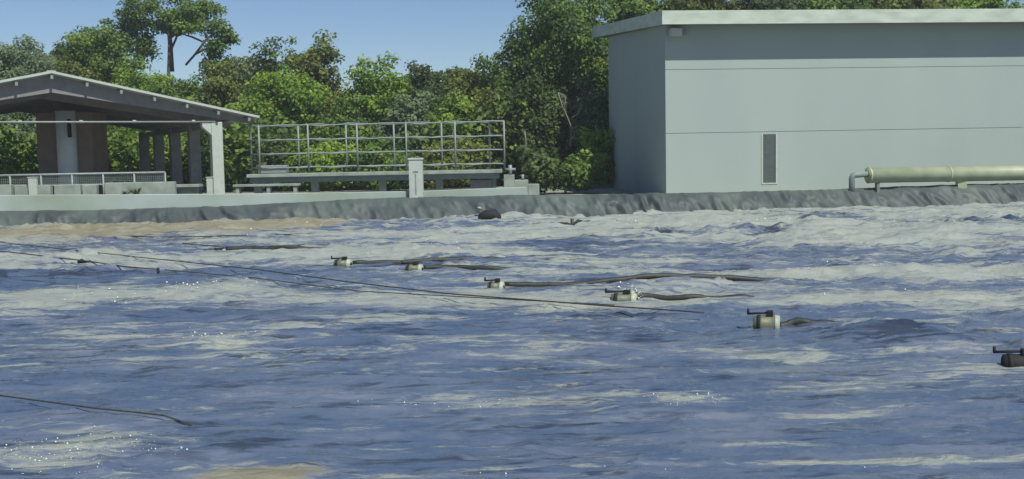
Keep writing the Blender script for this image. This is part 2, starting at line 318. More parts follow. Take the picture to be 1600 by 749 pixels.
def watermat():
    m, n, b = newmat('agitated water'); L = n.links; N = n.nodes
    geo = N.new('ShaderNodeNewGeometry')
    fa = N.new('ShaderNodeAttribute'); fa.attribute_name = 'foam'
    ba = N.new('ShaderNodeAttribute'); ba.attribute_name = 'brown'
    def noise(sc, det=5, rough=.6, st=(1, 1, 1), dist=0):
        mp = N.new('ShaderNodeMapping'); mp.inputs['Scale'].default_value = st; L.new(geo.outputs['Position'], mp.inputs['Vector'])
        k = N.new('ShaderNodeTexNoise'); k.inputs['Scale'].default_value = sc; k.inputs['Detail'].default_value = det; k.inputs['Roughness'].default_value = rough
        k.inputs['Distortion'].default_value = dist; L.new(mp.outputs[0], k.inputs['Vector']); return k.outputs[0]
    def mth(op, a, b_=None, clamp=False):
        k = N.new('ShaderNodeMath'); k.operation = op; k.use_clamp = clamp
        for i, q in enumerate((a, b_)):
            if q is None: continue
            if isinstance(q, (int, float)): k.inputs[i].default_value = q
            else: L.new(q, k.inputs[i])
        return k.outputs[0]
    n1 = noise(3.4, 8, .72, (.24, 1.25, 1), 1.0); n2 = noise(14, 5, .7, (.45, 1.4, 1))
    brk = mth('ADD', mth('MULTIPLY', mth('SUBTRACT', n1, .5), 2.3), mth('MULTIPLY', mth('SUBTRACT', n2, .5), .9))
    fm = mth('ADD', fa.outputs['Fac'], brk)
    mr = N.new('ShaderNodeMapRange'); mr.interpolation_type = 'SMOOTHSTEP'; mr.inputs[1].default_value = .20; mr.inputs[2].default_value = .58
    mr.inputs[3].default_value = 0.0; mr.inputs[4].default_value = 0.84
    L.new(fm, mr.inputs[0]); mask = mr.outputs[0]
    # foam colour
    c1 = N.new('ShaderNodeMix'); c1.data_type = 'RGBA'; c1.inputs[6].default_value = (.36, .40, .35, 1); c1.inputs[7].default_value = (.27, .24, .135, 1)
    L.new(mth('MULTIPLY', ba.outputs['Fac'], 1.3, True), c1.inputs[0])
    c1b = N.new('ShaderNodeMix'); c1b.data_type = 'RGBA'; c1b.inputs[7].default_value = (.48, .51, .36, 1)
    L.new(c1.outputs[2], c1b.inputs[6]); L.new(mth('MULTIPLY', mth('SUBTRACT', noise(.9, 4, .6), .42), 1.6, True), c1b.inputs[0])
    b.inputs['Base Color'].default_value = (.045, .058, .105, 1)
    L.new(c1b.outputs[2], b.inputs['Base Color'])
    fb = b; fb.inputs['Roughness'].default_value = .6; fb.inputs['Specular IOR Level'].default_value = .4
    wb = N.new('ShaderNodeBsdfPrincipled'); wb.inputs['Roughness'].default_value = .10; wb.inputs['IOR'].default_value = 1.5
    c2 = N.new('ShaderNodeMix'); c2.data_type = 'RGBA'; c2.inputs[6].default_value = (.072, .106, .165, 1); c2.inputs[7].default_value = (.175, .195, .24, 1)
    L.new(mth('ADD', mth('MULTIPLY', mth('SUBTRACT', noise(1.1, 6, .62, (.5, 1.2, 1), 1.2), .46), 3.0), mth('MULTIPLY', fa.outputs['Fac'], .8), True), c2.inputs[0])
    # dark wave troughs and tree reflections painted into the water colour as broken streaks
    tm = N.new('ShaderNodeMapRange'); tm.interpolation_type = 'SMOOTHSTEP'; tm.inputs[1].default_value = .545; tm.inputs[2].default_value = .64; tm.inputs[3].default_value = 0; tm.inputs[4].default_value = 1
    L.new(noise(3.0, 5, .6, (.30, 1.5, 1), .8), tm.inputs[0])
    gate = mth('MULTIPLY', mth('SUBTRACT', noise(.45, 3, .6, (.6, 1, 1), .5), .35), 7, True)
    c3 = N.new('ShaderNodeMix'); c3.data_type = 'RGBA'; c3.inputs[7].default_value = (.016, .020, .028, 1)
    ma = N.new('ShaderNodeAttribute'); ma.attribute_name = 'trough_murk'
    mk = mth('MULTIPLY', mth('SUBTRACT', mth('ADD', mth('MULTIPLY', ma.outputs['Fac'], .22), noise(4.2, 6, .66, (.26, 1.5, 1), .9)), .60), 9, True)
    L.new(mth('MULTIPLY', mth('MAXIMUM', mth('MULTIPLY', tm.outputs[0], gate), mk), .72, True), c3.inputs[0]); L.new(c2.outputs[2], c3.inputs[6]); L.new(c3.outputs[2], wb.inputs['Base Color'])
    h = mth('ADD', mth('MULTIPLY', noise(5, 5, .62, (.5, 1.3, 1)), 1.0), mth('MULTIPLY', noise(22, 3, .6, (.8, 1, 1)), .16))
    bp = N.new('ShaderNodeBump'); bp.inputs['Strength'].default_value = .55; bp.inputs['Distance'].default_value = .05
    L.new(h, bp.inputs['Height']); L.new(bp.outputs[0], wb.inputs['Normal'])
    bp2 = N.new('ShaderNodeBump'); bp2.inputs['Strength'].default_value = .8; bp2.inputs['Distance'].default_value = .06
    L.new(mth('ADD', fm, mth('MULTIPLY', noise(30, 4, .7), .5)), bp2.inputs['Height']); L.new(bp2.outputs[0], fb.inputs['Normal'])
    mx = N.new('ShaderNodeMixShader'); L.new(mask, mx.inputs[0]); L.new(wb.outputs[0], mx.inputs[1]); L.new(fb.outputs[0], mx.inputs[2])
    L.new(mx.outputs[0], N['Material Output'].inputs['Surface'])
    return m
water = gridmesh('water', X, Y, z, watermat(), {'foam': foam, 'brown': brown, 'trough_murk': trough_murk})
tag(water, 'dark choppy pool water streaked with pale foam', None, None, 'structure')
_us, _ys = us, ys
def wz(x, y):
    j = int(np.clip(np.searchsorted(_ys, y), 0, len(_ys)-1)); i = int(np.clip(np.searchsorted(_us, x/y), 0, len(_us)-1)); return float(z[j, i])

# glistening bubbles on the foam
def bubbles():
    rg = np.random.RandomState(11); vs = []; fs = []
    base = np.array([(1, 0, 0), (-1, 0, 0), (0, 1, 0), (0, -1, 0), (0, 0, 1), (0, 0, -1)], float)
    import bmesh
    bm = bmesh.new(); bmesh.ops.create_icosphere(bm, subdivisions=2, radius=1); sv = np.array([v.co for v in bm.verts]); sf = np.array([[v.index for v in f.verts] for f in bm.faces]); bm.free()
    zones = [(80, 712, 110, 28, 150), (240, 700, 80, 16, 30), (1060, 625, 60, 7, 26), (1110, 622, 25, 6, 10), (720, 630, 160, 6, 26), (320, 455, 90, 11, 70), (180, 470, 130, 12, 60), (1150, 352, 260, 9, 60), (330, 525, 80, 10, 36), (985, 462, 20, 6, 12), (1350, 425, 180, 8, 36), (1450, 470, 160, 12, 20), (780, 448, 20, 5, 8), (620, 380, 300, 20, 34), (1000, 735, 300, 12, 10), (300, 352, 280, 5, 22)]
    k = 0
    for px, py, rx, ry, n in zones:
        for _ in range(n):
            p = at_z(px+rg.randn()*rx*.55, py+rg.randn()*ry*.55)
            r = (0.003+0.006*rg.rand()**4)*p.y/10*.95
            if p.y > 36: continue
            c = np.array([p.x, p.y, wz(p.x, p.y)+r*1.3]); vs.append(sv*r+c); fs.append(sf+k); k += len(sv)
    v = np.concatenate(vs); f = np.concatenate(fs)
    me = bpy.data.meshes.new('foam_bubbles'); me.from_pydata(v.tolist(), [], f.tolist()); me.polygons.foreach_set('use_smooth', [True]*len(f))
    m, n, b = newmat('bubble film'); b.inputs['Base Color'].default_value = (.82, .86, .80, 1); b.inputs['Roughness'].default_value = .12; b.inputs['Coat Weight'].default_value = 1
    b.inputs['Specular IOR Level'].default_value = 1
    me.materials.append(m); o = bpy.data.objects.new('foam_bubbles', me); C.objects.link(o)
    tag(o, 'bright bubbles and droplets glistening on the foam patches', None, None, 'stuff')
bubbles()

# ------------------------------------------------------------------ blank building on the right
th = R(6.0); bu = V((math.cos(th), math.sin(th), 0)); bv = V((-math.sin(th), math.cos(th), 0))
A = at_z(1041, 302.5, 0.60); A.z = 0
def on_front(px):   # distance along the front wall for a pixel column (near the wall base)
    d = ray(px, 250); a = (A.x*d[1]-A.y*d[0])/(bu.y*d[0]-bu.x*d[1]); return a
def zf(px, py):     # height on the front wall
    p = A+bu*on_front(px); return at_y(px, py, p.y).z
B = empty('pump_building', (A.x, A.y, 0.5), 'large blank pale mint building with a flat white-edged roof and one narrow slot window', 'building')
BL, BD = 30.0, 10.8
z1 = zf(1060, 208.5); z2 = zf(1060, 109); zt = 7.0
w0, w1 = on_front(1192), on_front(1212); wz0, wz1 = zf(1200, 286), zf(1200, 210)
w = MB(); g_ = .009
w.box(A, bu, bv, .2, zt, 0.03, BL, .03, BD)                       # core
def course(b_, za, zb, a0, a1): b_.box(A, bu, bv, za, zb, a0, a1, 0, .0295)
wz1c = min(wz1, z1-g_-.02)
course(w, .2, wz0, 0, BL); course(w, wz0, z1-g_, 0, w0); course(w, wz0, z1-g_, w1, BL); course(w, wz1c, z1-g_, w0, w1)
course(w, z1+g_, z2-g_, 0, BL); course(w, z2+g_, zt, 0, BL)
w.box(A, bu, bv, .2, zt, 0, .0295, .0305, BD)
w.build('wall', MW, B)
# roof slab sloping up to the rear
def rp(a, b_, top): 
    p = A+bu*a+bv*b_; zz = 7.24+(b_+.8)*math.tan(R(4.1)); return V((p.x, p.y, zz if top else zz-.49))
r = MB(); fr = 0.8; r0, r1, rb = -.30, BL+.5, 13.4
r.hexa([rp(r0+.1, -fr+.1, 0), rp(r1-.1, -fr+.1, 0), rp(r1-.1, rb-.1, 0), rp(r0+.1, rb-.1, 0)]+[q-V((0, 0, .02)) for q in (rp(r0+.1, -fr+.1, 1), rp(r1-.1, -fr+.1, 1), rp(r1-.1, rb-.1, 1), rp(r0+.1, rb-.1, 1))])
roof = r.build('roof', MROOF, B)
f = MB()
for (a0, a1, b0, b1) in ((r0, r1, -fr, -fr+.098), (r0, r0+.098, -fr+.1, rb), (r1-.098, r1, -fr+.1, rb)):
    f.hexa([rp(a0, b0, 0), rp(a1, b0, 0), rp(a1, b1, 0), rp(a0, b1, 0), rp(a0, b0, 1), rp(a1, b0, 1), rp(a1, b1, 1), rp(a0, b1, 1)])
f.build('fascia', MF, roof)
# gable infill above side wall to the sloping slab
gi = MB(); pa, pb = A+bu*.03+bv*.05, A+bu*.03+bv*BD; pc, pd = pa+bu*.3, pb+bu*.3
gi.hexa([(pa.x, pa.y, 6.4), (pc.x, pc.y, 6.4), (pd.x, pd.y, 6.4), (pb.x, pb.y, 6.4), (pa.x, pa.y, 6.82), (pc.x, pc.y, 6.82), (pd.x, pd.y, 7.55), (pb.x, pb.y, 7.55)])
gi.build('gable_infill', MW, B)
wn = MB(); wn.box(A, bu, bv, wz0, wz1c, w0, w1, .0305, .05)
win = wn.build('window', MSLOT, B)
lv = MB()
nz_ = 16
for i in range(nz_):
    zz = wz0+.03+(wz1c-wz0-.05)*i/nz_; lv.box(A, bu, bv, zz, zz+(wz1c-wz0-.05)/nz_-.008, w0+.02, w1-.02, .016, .026)
lv.build('louvre', MSLOT, win)
fm_ = MB(); fm_.box(A, bu, bv, wz0-.05, wz1c, w0-.06, w0, -.02, .028); fm_.box(A, bu, bv, wz0-.05, wz1c, w1, w1+.06, -.02, .028); fm_.box(A, bu, bv, wz0-.05, wz0, w0, w1, -.02, .028)
fm_.build('window_frame', MWHITE, win)
lt = MB(); lt.box(A, bu, bv, 6.38, 6.66, .12, .55, -.42, -.02); lamp = lt.build('wall_lamp', MWHITE, B, bevel=.02)
lt2 = MB(); lt2.box(A, bu, bv, 6.44, 6.62, .56, .72, -.36, -.1); lt2.build('lamp_head', MBEAM, lamp)

# header pipe in front of the building
P0 = at_y(1356, 274.5, 38.85); P1 = at_y(1600, 270.5, 39.9); pdn = (P1-P0).normalized(); PE = P0+pdn*17
PR = empty('header_pipe', (P0.x, P0.y, .55), 'thick cream green pipe lying on short supports before the blank building', 'pipe')
q = MB(); q.tube([P0, PE], .27, 24); q.build('pipe_barrel', MPIPE, PR, True)
for t in (0, 3.1, 8.7, 13):
    q = MB(); q.tube([P0+pdn*(t-.0 if t else .003), P0+pdn*(t+.06)], .285, 24); q.build('flange', MPIPE, PR, False)
el = at_y(1331, 271, 38.8); q = MB(); q.tube([P0+V((0.0, 0, .05)), V((el.x+.12, el.y, P0.z+.03)), V((el.x+.03, el.y, P0.z)), V((el.x, el.y, P0.z-.1)), V((el.x, el.y, .45))], .105, 14)
q.build('elbow_pipe', MPAINTG, PR, True)
for px in (1371, 1502, 1700):
    d = ray(px, 270); t = (P0.x*d[1]-P0.y*d[0])/(pdn.y*d[0]-pdn.x*d[1]); p = P0+pdn*t; ww = .05 if px == 1371 else .16
    q = MB(); q.box(p, V((1, 0, 0)), V((0, 1, 0)), .45, p.z-.22, -ww, ww, -.12, .12); q.build('support', MPIPE if px != 1371 else MBEAM, PR)

# ------------------------------------------------------------------ white kerb wall along the left bank
KX = np.linspace(-24, at_z(823, 300, 1).x*37.8/36.0, 90); 
kx1 = at_y(823, 300, 37.9).x; KX = np.linspace(-26, kx1, 80)
k = MB(); kw = .3
topz = np.interp(KX, [at_y(a, b, 37.8).x for a, b in ((0, 305), (370, 303), (640, 299.5), (823, 292.5))], [at_y(a, b, 37.8).z for a, b in ((0, 305), (370, 303), (640, 299.5), (823, 292.5))])
vs = []; fs = []
for i, x in enumerate(KX):
    y = float(ey(x))+.98; vs += [(x, y, .3), (x, y+kw, .3), (x, y+kw, topz[i]), (x, y, topz[i])]
for i in range(len(KX)-1):
    a = i*4; b_ = a+4
    for e in ((0, 1), (1, 2), (2, 3), (3, 0)): fs.append((a+e[0], a+e[1], b_+e[1], b_+e[0]))
fs += [(0, 1, 2, 3), tuple(len(vs)-4+i for i in range(4))[::-1]]
k.add(vs, fs); tag(k.build('kerb_wall', MKERB, bevel=.02), 'long low pale painted concrete wall along the left rim of the pool', 'wall')
# square post
pp = at_y(650.5, 305, float(ey(-3.2))+.86); P = empty('concrete_post', (pp.x, pp.y, .55), 'square white concrete post with a recessed panel standing against the kerb wall', 'post')
zt_ = at_y(650, 247, pp.y).z; hw = .235
q = MB(); X1, Y1 = V((1, 0, 0)), V((0, 1, 0))
q.box(pp, X1, Y1, .5, zt_-.07, -hw, hw, -.10, .36); q.build('shaft', MWHITE, P, bevel=.015)
q = MB(); q.box(pp, X1, Y1, zt_-.07, zt_, -hw-.025, hw+.025, -.125, .385); q.build('cap', MWHITE, P, bevel=.015)
q = MB(); q.box(pp, X1, Y1, .85, zt_-.55, -.02, .02, -.112, -.1005); q.box(pp, X1, Y1, zt_-.50, zt_-.45, -.09, .09, -.112, -.1005); q.build('groove_plate', MPAINTG, P)

# ------------------------------------------------------------------ pipe cage and platform
def cage():
    yA, yB = 40.0, 41.05
    fx = [at_y(px, 230, yA).x for px in (405, 490, 566, 642, 717, 788)]; bx = [at_y(px, 230, yB).x for px in (392, 467, 543, 619, 692, 765)]
    fx = np.linspace(fx[0], fx[-1], 6); bx = np.linspace(bx[0], bx[-1], 6)
    root = empty('pipe_cage', ((fx[0]+fx[-1])/2, yA, .5), 'long open cage of thin galvanised pipes on a raised slab behind the white post', 'railing')
    zt = at_y(600, 192.5, yA).z; lv = [zt, zt-.53, zt-1.04, zt-1.55]; zb = 1.62
    for xsx, yy in ((fx, yA), (bx, yB)):
        for x in xsx:
            q = MB(); q.tube([(x, yy, zb), (x, yy, zt)], .033, 8); q.build('upright', MGALV, root, True)
        for zz in lv:
            q = MB(); n = 24
            q.tube([(xsx[0]+(xsx[-1]-xsx[0])*i/n, yy+.03, zz-(.018*math.sin(i*1.9)+.02*math.sin(i*math.pi*5/n)**2)) for i in range(n+1)], .026, 8); q.build('rail', MGALV, root, True)
    for i in (0, 5):
        for zz in lv:
            q = MB(); q.tube([(fx[i], yA, zz), (bx[i], yB, zz)], .026, 8); q.build('end_rail', MGALV, root, True)
    # raised slab
    s = empty('raised_slab', ((fx[0]+fx[-1])/2, yA, .5), 'grey concrete channel slab on short legs carrying the pipe cage', 'platform')
    x0, x1 = fx[0]-.45, fx[-1]-.1
    q = MB(); q.box(V((0, 0, 0)), X1, Y1, 1.50, 1.62, x0, x1, yA-.25, yB+.3); q.build('deck', MCONC, s, bevel=.01)
    q = MB(); q.box(V((0, 0, 0)), X1, Y1, 1.30, 1.498, x0+.1, x1-.1, yA-.12, yB+.2); q.build('side_beam', MPAINTG, s)
    for x in (x0+.3, x0+2.4, x0+4.9, x0+7.0, x1-.35):
        q = MB(); q.box(V((x, yA+.3, 0)), X1, Y1, .45, 1.298, -.13, .13, -.15, .15); q.build('leg', MCONC, s)
    # step-down blocks at the right end
    t = empty('valve_block', (x1+.3, yA, .5), 'small stepped concrete block with valve pipe at the right end of the slab', 'block')
    q = MB(); q.box(V((x1, yA, 0)), X1, Y1, .45, 1.42, .06, .45, -.3, .7); q.box(V((x1, yA, 0)), X1, Y1, .45, 1.22, .452, .95, -.3, .7); q.box(V((x1, yA, 0)), X1, Y1, .45, 1.06, .952, 1.35, -.25, .6); q.build('base', MCONC, t, bevel=.015)
    q = MB(); q.tube([(x1+.3, yA-.1, 1.4), (x1+.3, yA-.1, 1.78)], .07, 10); q.tube([(x1+.12, yA-.1, 1.62), (x1+.5, yA-.1, 1.62)], .05, 10); q.build('valve', MGALV, t, True); q = MB(); q.tube([(x1+.75, yA-.1, 1.21), (x1+.75, yA-.1, 1.42)], .06, 10); q.build('pipe_stub', MGALV, t, True)
    # grey cabinet under the slab
    q = MB(); q.box(V((at_y(752, 285, yA).x, yA+.1, 0)), X1, Y1, .45, 1.26, -.42, .4, 0, .6); o = q.build('control_cabinet', MBEAM, bevel=.02); tag(o, 'dark grey cabinet tucked under the right end of the raised slab', 'cabinet')
    # grey box and bench on the left
    q = MB(); q.box(V((at_y(437, 268, 40.6).x, 40.62, 0)), X1, Y1, 1.625, 1.93, -.75, .3, -.25, .25); tag(q.build('equipment_box', MGALV, bevel=.03), 'low pale grey metal box on the left end of the raised slab', 'box')
    bx_ = at_y(425, 295, 38.9).x
    bn = empty('concrete_bench', (bx_, 38.9, .5), 'low concrete bench top on stub legs beside the roof column', 'bench')
    q = MB(); q.box(V((bx_, 38.9, 0)), X1, Y1, 1.20, 1.28, -1.35, 1.0, -.2, .2); q.build('bench_top', MCONC, bn, bevel=.01)
    for dx in (-1.2, -.1, .85):
        q = MB(); q.box(V((bx_+dx, 38.9, 0)), X1, Y1, .5, 1.198, -.06, .06, -.15, .15); q.build('leg', MCONC, bn)
cage()

# ------------------------------------------------------------------ pavilion
ph = R(28); pu = V((math.cos(ph), math.sin(ph), 0)); pv = V((-math.sin(ph), math.cos(ph), 0))
PC = at_y(339, 250, 42.0); PC.z = 0
def along(px):
    d = ray(px, 180); return (PC.x*d[1]-PC.y*d[0])/(pu.y*d[0]-pu.x*d[1])
aE = along(400); aP = along(82); pE = PC+pu*aE; pP = PC+pu*aP
zE = at_y(400, 184.5, pE.y).z; zP = at_y(82, 115, pP.y).z; aL = aP-(aE-aP); DEP = 17.0
pav = empty('open_pavilion', (PC.x+pu.x*aP, PC.y+pu.y*aP, .5), 'open-sided pavilion with a shallow corrugated gable roof at the left', 'pavilion')
def pt(a, b_, zz): p = PC+pu*a+pv*b_; return V((p.x, p.y, zz))
def zr(a): return zP-(zP-zE)*abs(a-aP)/(aE-aP)
# corrugated sheets: wave along v (depth) axis
q = MB(); nb_ = 170
for sgn, (a0, a1) in ((1, (aP, aE)), (-1, (aP, aL))):
    vs = []; fs = []
    for j in range(nb_+1):
        b_ = -.45+(DEP+.9)*j/nb_; cz = .03*math.sin(j*1.55)
        for a in (a0, a1):
            vs += [pt(a, b_, zr(a)+cz), pt(a, b_, zr(a)+cz-.035)]
    for j in range(nb_):
        o_ = j*4; fs += [(o_, o_+4, o_+6, o_+2), (o_+1, o_+3, o_+7, o_+5), (o_+2, o_+6, o_+7, o_+3), (o_, o_+1, o_+5, o_+4)]
    fs += [(0, 2, 3, 1)]
    q.add(vs, fs)
roof = q.build('roof', MSHEET, pav)
q = MB(); # pale scalloped sheet edge along the gable
for a0, a1 in ((aL, aP), (aP, aE)): q.beam(pt(a0, -.47, zr(a0)+.02), pt(a1, -.47, zr(a1)+.02), .05, .085)
q.build('gable_edge', MWHITE, roof)
q = MB() # ridge cap
q.beam(pt(aP, -.4, zP+.05), pt(aP, DEP+.4, zP+.05), .3, .05); q.build('ridge_cap', MSHEET, roof)
aR = 0.0; aLc = 2*aP-aR
q = MB()
for j, b_ in enumerate((0, 4.0, 8.0, 12.0, 16.0)):
    q = MB()
    hb = .58
    for a0, a1 in ((aLc-.1, aP), (aP, aE-.12)):
        z0, z1_ = zr(a0)-.12-hb/2, zr(a1)-.12-hb/2
        zz0 = z0; zz1 = z1_
        if a1 == aE-.12: # taper toward the eave
            P8 = [pt(a0, b_-.12, zr(a0)-.1-hb), pt(a1, b_-.12, zr(a1)-.1-.16), pt(a1, b_+.12, zr(a1)-.1-.16), pt(a0, b_+.12, zr(a0)-.1-hb), pt(a0, b_-.12, zr(a0)-.1), pt(a1, b_-.12, zr(a1)-.1), pt(a1, b_+.12, zr(a1)-.1), pt(a0, b_+.12, zr(a0)-.1)]
        else:
            P8 = [pt(a0, b_-.12, zr(a0)-.1-.3), pt(a1, b_-.12, zr(a1)-.1-hb), pt(a1, b_+.12, zr(a1)-.1-hb), pt(a0, b_+.12, zr(a0)-.1-.3), pt(a0, b_-.12, zr(a0)-.1), pt(a1, b_-.12, zr(a1)-.1), pt(a1, b_+.12, zr(a1)-.1), pt(a0, b_+.12, zr(a0)-.1)]
        q.hexa(P8)
    q.build('rafter', MBEAM, pav)
for a in [aL+.4+i*(aE-aL-.8)/12 for i in range(13)]:
    q = MB(); zz = zr(a)-.072; q.beam(pt(a, -.42, zz), pt(a, DEP+.4, zz), .1, .07); q.build('purlin', MBEAM, pav)
    q = MB(); q.beam(pt(a, -.50, zz-.09), pt(a, -.42, zz-.09), .09, .13); q.build('purlin_end', MGALV, pav)
for b_ in (0, 4.0, 8.0, 12.0, 16.0):
    for a in (aR, aLc):
        zc = zr(a)-.1-.42+.02; w_ = .21 if b_ == 0 else .22
        q = MB(); q.box(PC+pv*b_, pu, pv, .3, zc, a-w_, a+w_, -w_, w_)
        if a == aR and b_ == 0:
            q.hexa([pt(a-.55, -w_+.01, zc-.18), pt(a-w_, -w_+.01, zc-.5), pt(a-w_, w_-.01, zc-.5), pt(a-.55, w_-.01, zc-.18), pt(a-.55, -w_+.01, zc), pt(a-w_, -w_+.01, zc), pt(a-w_, w_-.01, zc), pt(a-.55, w_-.01, zc)])
        q.build('column', MWHITE if b_ == 0 else MDARKC, pav, bevel=.015)
# eave beam linking the right columns
for a in (aR, aLc):
    q = MB(); q.beam(pt(a, .25, zr(a)-.62), pt(a, 16, zr(a)-.62), .2, .22); q.build('eave_beam', MDARKC, pav)
# tie pipe
q = MB(); zt2 = at_y(210, 190.5, (PC+pu*along(210)).y).z
q.tube([pt(aLc, -.2, zt2), pt(aR, -.2, zt2-.02)], .035, 8); tie = q.build('tie_rod', MGALV, pav, True)
for a in (along(30), along(125), along(208), along(300)):
    q = MB(); q.tube([pt(a-.06, -.2, zt2), pt(a+.06, -.2, zt2)], .06, 8); q.build('pipe_clamp', MGALV, tie)
# interior block wall and round column
c0 = at_y(101, 250, 45.5)
ib = empty('storage_block', (c0.x, 45.8, .5), 'brown plastered block under the pavilion roof with a bluish white round pillar', 'building')
q = MB(); xa, xb = at_y(58, 230, 45.5).x, at_y(145, 230, 45.5).x
q.box(V((0, 0, 0)), X1, Y1, .4, 4.25, xa, xb, 45.5, 47.2); q.build('wall', MBROWN, ib, bevel=.02)
q = MB(); xa, xb = at_y(89, 230, 45.3).x, at_y(119, 230, 45.3).x
q.tube([((xa+xb)/2, 45.35, .4), ((xa+xb)/2, 45.35, 4.3)], (xb-xa)/2, 20); q.build('white_pillar', mat('blue white paint', (.72, .80, .86), .7, .05, 2), ib, True)
q = MB(); q.box(V((at_y(108, 200, 44.7).x, 44.72, 0)), X1, Y1, 3.2, 3.95, -.06, .06, -.06, .06); q.build('wall_bracket', MRUB, ib)

# ------------------------------------------------------------------ left railing and planter blocks
y_r = 38.6
rl = empty('guard_railing', (at_y(130, 290, y_r).x, y_r, .5), 'low white pipe railing with wire infill before the pavilion', 'railing')
zr_ = at_y(130, 272, y_r).z
xl, xr = -23.0, at_y(258, 272, y_r).x
q = MB(); q.tube([(xl, y_r, zr_), (xr, y_r, zr_)], .04, 8); q.build('top_rail', MGALV, rl, True)
q = MB(); q.tube([(xl, y_r, 1.38), (xr, y_r, 1.38)], .03, 8); q.build('bottom_rail', MGALV, rl, True)
xq = xr
while xq > xl:
    q = MB(); q.tube([(xq, y_r, .5), (xq, y_r, zr_)], .035, 8); q.build('upright', MGALV, rl, True); xq -= 1.1
q = MB()
for i in range(150): q.tube([(xr-.07*i, y_r+.01, 1.38), (xr-.07*i, y_r+.01, zr_)], .006, 4)
for i in range(1, 6): q.tube([(xr-10.4, y_r+.012, 1.38+i*.06), (xr, y_r+.012, 1.38+i*.06)], .005, 4)
q.build('wire_mesh', MGALV, rl)
blabels = ['short concrete planter block at the far left edge behind the kerb wall', 'second concrete planter block from the left, beside the square stub', 'third concrete planter block from the left in the row', 'long concrete planter block below the middle of the low railing', 'fifth concrete planter block from the left in the row', 'concrete planter block at the right end of the low railing']
spans = [(-30, 19), (24, 45), (61, 80), (86, 127), (130, 152), (165, 274)]
for (a, b_), lb in zip(spans, blabels):
    xa, xb = at_y(a, 295, 38.35).x, at_y(b_, 295, 38.35).x; zt_b = at_y((a+b_)/2, 289 if a < 160 else 285, 38.35).z
    q = MB(); q.box(V((0, 0, 0)), X1, Y1, .45, zt_b, xa, xb, 38.25, 38.5); o = q.build('planter_block', MCONC, bevel=.02); tag(o, lb, 'block', 'concrete blocks behind the kerb wall')
for a, b_, t_, lb in ((46, 59, 278, 'narrow square concrete stub rising among the planter blocks'), (324, 333, 278, 'slim white stub post beside the pavilion front column')):
    xa, xb = at_y(a, 290, 38.2).x, at_y(b_, 290, 38.2).x
    q = MB(); q.box(V((0, 0, 0)), X1, Y1, .45, at_y(a, t_, 38.2).z, xa, xb, 38.1, 38.24); q.box(V((0, 0, 0)), X1, Y1, at_y(a, t_, 38.2).z+.001, at_y(a, t_-1.3, 38.2).z, xa-.02, xb+.02, 38.08, 38.26)
    tag(q.build('stub_post', MWHITE, bevel=.01), lb, 'post')
xa, xb = at_y(262, 290, 38.9).x, at_y(312, 290, 38.9).x
q = MB(); q.box(V((0, 0, 0)), X1, Y1, 1.22, 1.32, xa, xb, 38.8, 39.3); q.box(V((0, 0, 0)), X1, Y1, .45, 1.218, xa+.1, xb-.1, 38.95, 39.15)
tag(q.build('concrete_ledge', MCONC, bevel=.01), 'low flat concrete ledge between the railing end and the front column', 'ledge')
# small weeds in front of the blocks
def leafcloud(name, pts, size, m, parent=None, seed=0, outward=None, tints=None, origin=None, aspect=1.7):
    rg = np.random.RandomState(seed); n = len(pts); pts = np.asarray(pts)
    nrm = rg.randn(n, 3)*.75
    if outward is not None: nrm += outward*.9
    nrm[:, 2] += .75; nrm[:, 1] -= .25
    nrm /= np.linalg.norm(nrm, axis=1)[:, None]
    t = rg.randn(n, 3); t[:, 2] -= .4; t -= nrm*np.sum(t*nrm, 1)[:, None]; t /= np.linalg.norm(t, axis=1)[:, None]; b_ = np.cross(nrm, t)
    s = size*(.6+.8*rg.rand(n))[:, None]
    c0 = pts-t*s*.5*aspect*.6; c1 = pts+b_*s*.5*.75; c2 = pts+t*s*.5*aspect*.6-nrm*s*.12; c3 = pts-b_*s*.5*.75
    co = np.stack([c0, c1, c2, c3], 1).reshape(-1, 3)
    org = np.array(origin) if origin is not None else np.array([pts[:, 0].mean(), pts[:, 1].mean(), pts[:, 2].min()])
    me = bpy.data.meshes.new(name); me.vertices.add(n*4); me.vertices.foreach_set('co', (co-org).ravel())
    me.loops.add(n*4); me.loops.foreach_set('vertex_index', np.arange(n*4)); me.polygons.add(n); me.polygons.foreach_set('loop_start', np.arange(0, n*4, 4)); me.update(calc_edges=True)
    a = me.attributes.new('tint', 'FLOAT', 'POINT'); tn = tints if tints is not None else rg.rand(n); a.data.foreach_set('value', np.repeat(tn, 4).astype(np.float32))
    me.materials.append(m); o = bpy.data.objects.new(name, me); C.objects.link(o)
    pw = WL[parent.name] if parent else V((0, 0, 0)); o.parent = parent; o.location = V(org)-pw; WL[o.name] = V(org); return o
rg = np.random.RandomState(5)
for px, lb in ((192, 'small weed tuft sprouting before the long planter block'), (212, 'tallest weed tuft sprouting near the right planter block')):
    c = at_y(px, 296, 38.05); q = MB(); vs = [(c.x, 38.14, .95)]; fs = []; zt_w = .34 if px == 212 else .24
    for i in range(26):
        a_ = rg.randn()*.55; L_ = zt_w*(.35+.65*rg.rand()); y_ = rg.randn()*.03; k_ = len(vs)
        vs += [(c.x+a_*L_*.6-.018, 38.12+y_, .95+L_*.62), (c.x+a_*L_, 38.10+y_, .95+L_), (c.x+a_*L_*.6+.018, 38.12+y_, .95+L_*.58)]; fs.append((0, k_, k_+1, k_+2))
    q.add(vs, fs); tag(q.build('weed_tuft', LM['olive']), lb, 'plant')

